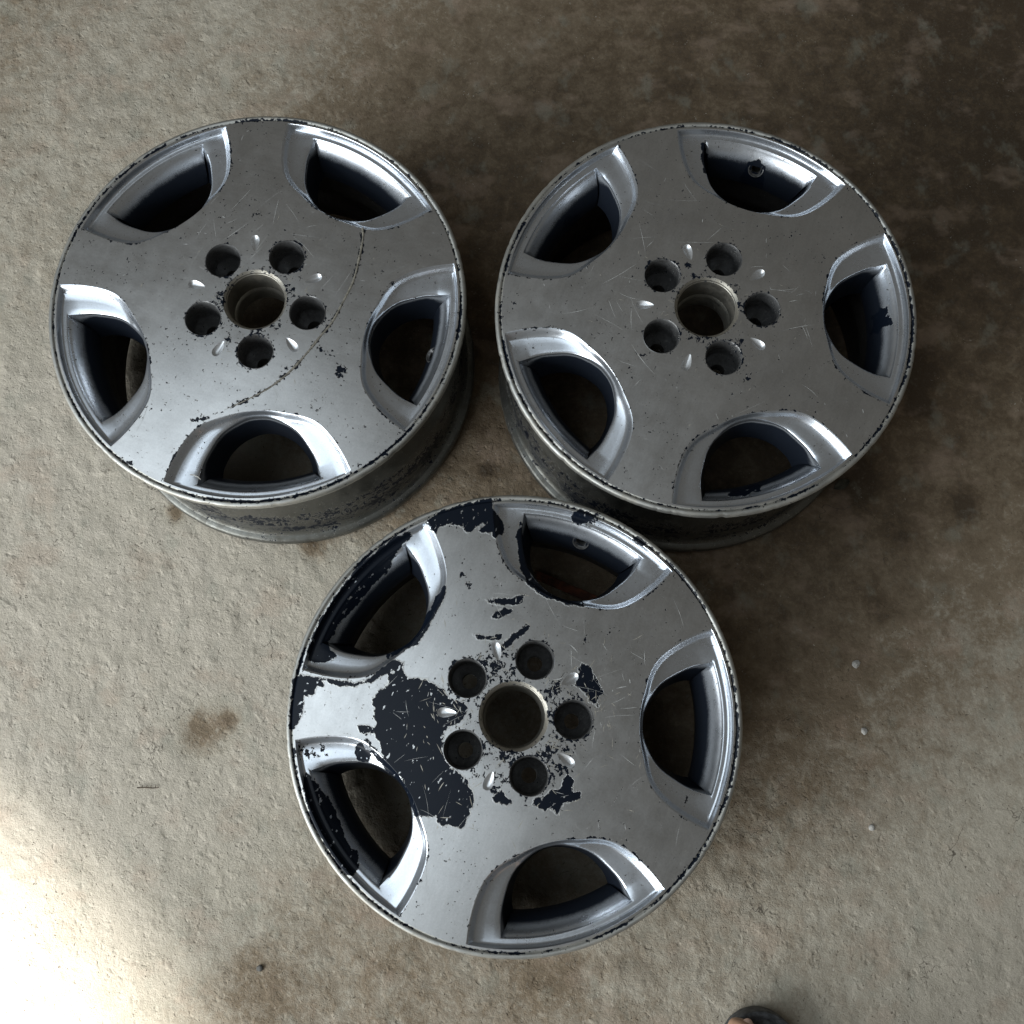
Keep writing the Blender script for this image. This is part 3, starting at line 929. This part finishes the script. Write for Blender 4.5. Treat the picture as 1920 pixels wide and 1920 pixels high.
# oil and damp stains, traced
ANCH = [(0, 0, .42), (300, 100, .26), (600, 100, .34), (900, 100, .52), (1200, 100, .66), (1500, 100, .82), (1850, 100, 1.0), (1900, 400, .95),
        (1800, 700, .80), (1720, 860, .80), (1900, 900, .55), (1850, 1200, .30), (1600, 1150, .62), (1450, 1100, .85), (1500, 1400, .55),
        (1700, 1500, .24), (1500, 1750, .28), (1900, 1800, .16), (1100, 1850, .36), (500, 1830, .45), (750, 1850, .45), (300, 1300, .10),
        (100, 900, .10), (50, 400, .28), (900, 350, .92), (900, 700, .85), (930, 850, .70), (850, 950, .35), (500, 1150, .12), (100, 1700, 0),
        (1250, 250, .80), (860, 230, .78), (250, 1650, .15), (400, 1480, .15), (750, 320, .55)]
num = np.zeros(len(V))
den = np.zeros(len(V))
for px, py, v in ANCH:
    gx, gy = ground(px, py)
    wgt = np.exp(-((V[:, 0] - gx) ** 2 + (V[:, 1] - gy) ** 2) / (2 * 0.11 ** 2)) + 1e-9
    num += wgt * v
    den += wgt
stain = num / den
SPOTS = [(1720, 690, 40, .5), (1725, 760, 28, .6), (1600, 905, 55, .5), (1810, 945, 26, .6), (1690, 1000, 40, .3), (380, 1370, 45, .45),
         (430, 1350, 20, .5), (590, 1015, 30, .5), (1250, 160, 45, .25), (800, 330, 60, .25), (1640, 1130, 35, .25), (1280, 60, 40, .2),
         (910, 880, 20, .5), (330, 960, 22, .5), (1020, 1840, 60, .2), (480, 1850, 60, .15), (890, 640, 35, .5), (880, 560, 25, .5)]
for px, py, rp, v in SPOTS:
    gx, gy = ground(px, py)
    s = rp * 0.64 / 1000
    d2 = ((V[:, 0] - gx) ** 2 + (V[:, 1] - gy) ** 2) / (s * s)
    stain += v * np.exp(-d2)
set_attr(fm, 'stain', stain)
set_attr(fm, 'oily', smooth_zone.ravel())

n = NT('stained_concrete')
st = n.attr('stain')
oily = n.attr('oily')
big = n.noise(9, 6, 0.62)
mid = n.noise(38, 6, 0.68, dist=0.4)
fin = n.noise(170, 5, 0.7)
grain = n.noise(620, 3, 0.65)
swing = n.math('ADD', n.math('MULTIPLY', n.math('SUBTRACT', big, 0.5), 0.35), n.math('MULTIPLY', n.math('SUBTRACT', mid, 0.5), 0.95))
swing = n.math('ADD', swing, n.math('MULTIPLY', n.math('SUBTRACT', fin, 0.5), 0.65))
s2 = n.math('ADD', st, n.math('MULTIPLY', swing, n.step(st, 0.15, 0.85, 0.42, 1.05)), clamp=True)
cr = n.t.nodes.new('ShaderNodeValToRGB')
el = cr.color_ramp.elements
el[0].position, el[0].color = 0.0, (0.485, 0.435, 0.36, 1)
el[1].position, el[1].color = 1.0, (0.060, 0.040, 0.023, 1)
for pos, c in ((0.25, (0.39, 0.35, 0.28, 1)), (0.5, (0.205, 0.157, 0.105, 1)), (0.75, (0.118, 0.083, 0.050, 1))):
    e = el.new(pos)
    e.color = c
n.link(s2, cr.inputs[0])
col = cr.outputs[0]
# pinkish and greenish cement, pale scuffs, dark pores
col = n.mix(n.math('MULTIPLY', n.step(n.noise(14, 4, 0.6, stretch=(1, 1.3, 1)), 0.52, 0.68), 0.34), col, (0.37, 0.275, 0.205))
col = n.mix(n.math('MULTIPLY', n.step(n.noise(21, 4, 0.6, stretch=(1.2, 1, 1), rot=(0, 0, 1)), 0.55, 0.70), 0.32), col, (0.27, 0.275, 0.225))
lt = n.math('MULTIPLY', n.step(fin, 0.54, 0.74), n.math('SUBTRACT', 0.32, n.math('MULTIPLY', oily, 0.22)))
col = n.mix(lt, col, (0.52, 0.48, 0.40))
wv = n.t.nodes.new('ShaderNodeVectorMath')
wv.operation = 'MULTIPLY_ADD'
wn = n.t.nodes.new('ShaderNodeTexNoise')
wn.inputs['Scale'].default_value = 130
wn.inputs['Detail'].default_value = 3
n.link(n.co, wn.inputs['Vector'])
n.link(wn.outputs['Color'], wv.inputs[0])
wv.inputs[1].default_value = (0.012, 0.012, 0.012)
n.link(n.co, wv.inputs[2])
wob = wv.outputs[0]
pore = n.math('MULTIPLY', n.step(n.voronoi(190, vec=wob), 0.10, 0.22, 1, 0), n.step(n.noise(90, 2, 0.5), 0.52, 0.60))
col = n.mix(n.math('MULTIPLY', pore, 0.62), col, (0.07, 0.055, 0.04))
col = n.mix(n.math('MULTIPLY', n.step(grain, 0.35, 0.65), 0.18), col, (0.10, 0.085, 0.065))
ck = n.math('ABSOLUTE', n.math('SUBTRACT', n.noise(7, 5, 0.6, dist=0.3), 0.5))
crack = n.math('MULTIPLY', n.step(ck, 0.0008, 0.0030, 1, 0), n.step(n.noise(5.3, 3, 0.6), 0.56, 0.62))
col = n.mix(n.math('MULTIPLY', crack, 0.75), col, (0.05, 0.04, 0.03))
fleck = n.math('MULTIPLY', n.step(n.voronoi(260, vec=wob), 0.08, 0.2, 1, 0), n.step(n.noise(33, 3, 0.6), 0.57, 0.66))
col = n.mix(n.math('MULTIPLY', fleck, 0.6), col, (0.55, 0.52, 0.46))
rough = n.math('SUBTRACT', 0.88, n.math('MULTIPLY', oily, n.math('MULTIPLY', n.step(mid, 0.35, 0.65), 0.22)))
relief = n.math('SUBTRACT', 1.0, n.math('MULTIPLY', oily, 0.72))
dent = n.math('MULTIPLY', n.step(n.voronoi(95, vec=wob), 0.10, 0.42, 1, 0), n.step(n.noise(60, 1, 0.5), 0.50, 0.60))
lumps = n.math('MULTIPLY', n.step(n.voronoi(70, vec=wob), 0.05, 0.55, 1, 0), n.step(n.noise(41, 1, 0.5), 0.45, 0.58))
h = n.math('ADD', n.math('MULTIPLY', n.noise(70, 4, 0.62, stretch=(1, 0.85, 1), rot=(0, 0, 0.7)), 0.85), n.math('MULTIPLY', lumps, 0.45))
h = n.math('SUBTRACT', h, n.math('MULTIPLY', dent, 0.38))
h = n.math('ADD', h, n.math('MULTIPLY', fin, 0.75))
h = n.math('ADD', h, n.math('MULTIPLY', grain, 0.34))
h = n.math('SUBTRACT', h, n.math('MULTIPLY', pore, 0.35))
nm = n.bump(n.math('MULTIPLY', h, relief), 0.0021, 0.9)
M['floor'] = n.set(color=col, rough=rough, normal=nm, spec=0.3)
floor = add('floor', fm, M['floor'])
floor['kind'] = 'structure'

# ------------------------------------------------------------------ small things lying about


def lump(name, r, seed, squash=0.5):
    bm = bmesh.new()
    bmesh.ops.create_icosphere(bm, subdivisions=2, radius=r)
    rn = random.Random(seed)
    ax = [Vector((rn.gauss(0, 1), rn.gauss(0, 1), rn.gauss(0, 1))).normalized() for _ in range(7)]
    cut = [rn.uniform(0.55, 0.9) * r for _ in ax]
    for v in bm.verts:
        for a, c in zip(ax, cut):
            d = v.co.dot(a)
            if d > c:
                v.co -= a * (d - c)
        v.co.z *= squash
    me = bpy.data.meshes.new(name)
    bm.to_mesh(me)
    bm.free()
    return me


def floor_z(x, y):
    return float(Zf[np.clip(np.searchsorted(ys, y), 0, ny - 1), np.clip(np.searchsorted(xs, x), 0, nx - 1)])


for i, (px, py, r, lab) in enumerate([
        (1605, 1245, 0.0055, 'largest pale mortar chip, nearest the peeled wheel on the brown floor'),
        (1620, 1371, 0.0045, 'cracked pale mortar chip between two others on the right of the floor'),
        (1635, 1552, 0.0040, 'small round pale mortar chip on the lower right of the floor')]):
    x, y = ground(px, py)
    o = add('mortar_chip', lump('mortar_chip', r, 60 + i, 0.45), M['chip'], None, (x, y, floor_z(x, y) + r * 0.2))
    tag(o, lab, 'mortar chip', 'pale chips on the stained floor')
x, y = ground(487, 1815)
tag(add('pebble', lump('pebble', 0.0042, 9, 0.6), M['stone'], None, (x, y, floor_z(x, y) + 0.0016)),
    'small dark grey pebble on the floor below the sunlit corner', 'pebble')

# twig with short side stubs
tw = bpy.data.objects.new('twig', None)
COL.objects.link(tw)
tw.location = (-0.440, -0.0327, 0.002)
tag(tw, 'short dark twig with tiny side stubs lying on the pale floor', 'twig')
add('stem', tube([(-0.0125, 0, 0), (-0.004, 0.0004, 0.0006), (0.005, -0.0003, 0.0004), (0.0125, 0.0002, 0)], [0.0008, 0.0007, 0.0007, 0.0005], 6, 'stem'),
    M['wood'], tw)
for i in range(4):
    bx = -0.007 + i * 0.0052
    add('side_stub', tube([(bx, 0, 0.0004), (bx + 0.0008, 0.003, 0.0008)], [0.0005, 0.0003], 5, 'side_stub'), M['wood'], tw)

# rusty bar on the floor inside the peeled wheel, seen through its top window
bar = bmesh.new()
bmesh.ops.create_cube(bar, size=1)
bmesh.ops.scale(bar, vec=(0.105, 0.011, 0.005), verts=bar.verts)
bmesh.ops.subdivide_edges(bar, edges=[e for e in bar.edges if e.calc_length() > 0.05], cuts=8)
rn = random.Random(3)
for v in bar.verts:
    v.co.y += rn.uniform(-0.0007, 0.0007)
    v.co.z += rn.uniform(-0.0003, 0.0003) + 0.0006 * math.sin(v.co.x * 50)
bmesh.ops.bevel(bar, geom=bar.edges, offset=0.0006, segments=1, affect='EDGES')
bme = bpy.data.meshes.new('rusty_strip')
bar.to_mesh(bme)
bar.free()
tag(add('rusty_strip', bme, M['rust'], None, (0.060, 0.198, 0.0045), (0, 0, math.radians(-24))),
    'rusty reddish strip on the floor inside the peeled wheel, seen through its window', 'metal strip')

# dry leaf under the edge of the clean wheel
lv = []
for i in range(9):
    t = i / 8
    wd = 0.006 * math.sin(PI * min(1, t * 0.95 + 0.03)) ** 0.8
    for s in (-1, 0, 1):
        lv.append((t * 0.022 - 0.011, s * wd, 0.0030 + 0.0022 * abs(s) + 0.0015 * math.sin(t * 5)))
lf = []
for i in range(8):
    for s in range(2):
        a = i * 3 + s
        lf.append((a, a + 3, a + 4, a + 1))
lme = mesh('dry_leaf', lv, lf)
lo = add('dry_leaf', lme, M['leaf'], None, (0.392, 0.330, 0.0), (0, 0, 0.5))
sm = lo.modifiers.new('thickness', 'SOLIDIFY')
sm.thickness = 0.0006
tag(lo, 'small dark dry leaf poking out below the clean wheel', 'leaf')

# pale thread on the gouged wheel
ca, sa = math.cos(ANGLES[0]), math.sin(ANGLES[0])
loc = np.array([(-11.3, -200.6), (-8.2, -199.7), (-4.9, -200.1), (-1.5, -200.9), (1.1, -202.6)]) / 1000
pth = [(CENTRES[0][0] + x * ca - y * sa, CENTRES[0][1] + x * sa + y * ca, 0.2022) for x, y in loc]
tag(add('thread', tube(catmull(pth, 24), 0.0004, 6, 'thread'), M['thread']),
    'tiny curled pale thread in the bottom window of the gouged wheel', 'thread')

# ------------------------------------------------------------------ the foot at the bottom edge
foot = bpy.data.objects.new('person', None)
COL.objects.link(foot)
foot.location = (0.2490, -0.4115, 0.0)
foot.rotation_euler = (0, 0, math.radians(-4))
tag(foot, 'bare foot in a worn black rubber sandal at the bottom edge', 'person')
# sole: outline of a right sandal, y forward, toe at +y
half = [(-0.130, 0.018), (-0.122, 0.030), (-0.09, 0.036), (-0.04, 0.035), (0.01, 0.038), (0.06, 0.045), (0.10, 0.045), (0.125, 0.036), (0.138, 0.022), (0.1435, 0.006)]
right = [(w + 0.000, y) for y, w in half]
left = [(-w * 0.96, y) for y, w in half][::-1]
out = catmull(np.array(right + left + [right[0]]), 90)[:-1]
c = out.mean(0)


def shrink(d):
    T = np.roll(out, -1, 0) - np.roll(out, 1, 0)
    T /= np.hypot(T[:, 0], T[:, 1])[:, None]
    N = np.stack([-T[:, 1], T[:, 0]], 1)
    return out + N * d


L = []
for d, z in ((0.004, 0.0), (0.0005, 0.002), (0, 0.010), (0.0, 0.024), (0.0012, 0.0275), (0.004, 0.0285), (0.0065, 0.0275), (0.0085, 0.024), (0.011, 0.0225),
             (0.02, 0.0220)):
    L.append(np.column_stack([shrink(d), np.full(len(out), z)]))
Vs, Fs = loft(L, cap=True)
sandal = add('sandal', mesh('sandal', Vs, Fs, True, 50), M['rubber'], foot)
# strap over the instep
st_l = []
for yy in (0.015, 0.03, 0.05, 0.065):
    t = np.linspace(0.0, PI, 15)
    outer = np.stack([0.044 * np.cos(t), np.full(15, yy), 0.020 + (0.052 - 0.25 * (yy - 0.015)) * np.sin(t)], 1)
    st_l.append(outer)
Vt, Ft = loft(st_l, closed=False)
stp = add('strap', mesh('strap', Vt, Ft), M['rubber'], sandal)
sm = stp.modifiers.new('thickness', 'SOLIDIFY')
sm.thickness = 0.004
# the foot itself: one skinned surface, toes as chains
sv, se, srad = [], [], []


def vtx(p, r):
    sv.append(p)
    srad.append(r)
    return len(sv) - 1


def chain(a, pts):
    for p, r in pts:
        b = vtx(p, r)
        se.append((a, b))
        a = b
    return a


ank = vtx((0.0, -0.085, 0.085), (0.030, 0.034))
heel = chain(ank, [((0.0, -0.102, 0.050), (0.026, 0.024))])
inst = chain(ank, [((0.0, -0.045, 0.066), (0.030, 0.026)), ((0.0, 0.005, 0.050), (0.033, 0.020)), ((0.0, 0.045, 0.040), (0.037, 0.014))])
chain(inst, [((-0.024, 0.099, 0.042), (0.021, 0.018)), ((-0.023, 0.124, 0.0405), (0.0205, 0.0175)), ((-0.0185, 0.1365, 0.039), (0.0185, 0.0150))])
for x, y1, y2, r in ((-0.006, 0.102, 0.116, 0.0110), (0.008, 0.098, 0.110, 0.0105), (0.020, 0.090, 0.101, 0.0100), (0.030, 0.078, 0.088, 0.0095)):
    chain(inst, [((x, 0.074, 0.036), (r, r)), ((x, y1, 0.033), (r, r * 0.95)), ((x, y2, 0.0305), (r * 0.85, r * 0.75))])
chain(ank, [((0.0, -0.088, 0.14), (0.031, 0.034)), ((0.0, -0.092, 0.24), (0.043, 0.047)), ((0.0, -0.092, 0.34), (0.052, 0.056)), ((0.0, -0.088, 0.43), (0.052, 0.055))])
bme = bpy.data.meshes.new('foot')
bme.from_pydata(sv, se, [])
bo = add('foot', bme, M['skin'], foot)
sk = bo.modifiers.new('skin', 'SKIN')
for v, r in zip(bme.skin_vertices[0].data, srad):
    v.radius = r
bme.skin_vertices[0].data[ank].use_root = True
sk.use_smooth_shade = True
sb = bo.modifiers.new('smooth', 'SUBSURF')
sb.levels = sb.render_levels = 2
# big toenail
tn = np.linspace(0, 2 * PI, 20, endpoint=False)
nl = [np.column_stack([-0.0195 + 0.0062 * s * np.cos(tn), 0.132 + 0.0070 * s * np.sin(tn), 0.0505 - 0.0022 * (np.cos(tn) * s) ** 2 - 0.0022 * np.clip(np.sin(tn) * s, 0, 1)])
      for s in (1, 0.85, 0.5, 0.2)]
nl[0][:, 2] -= 0.0008
Vn, Fn = loft(nl, cap=True)
add('toenail', mesh('toenail', Vn, Fn), M['nail'], foot)
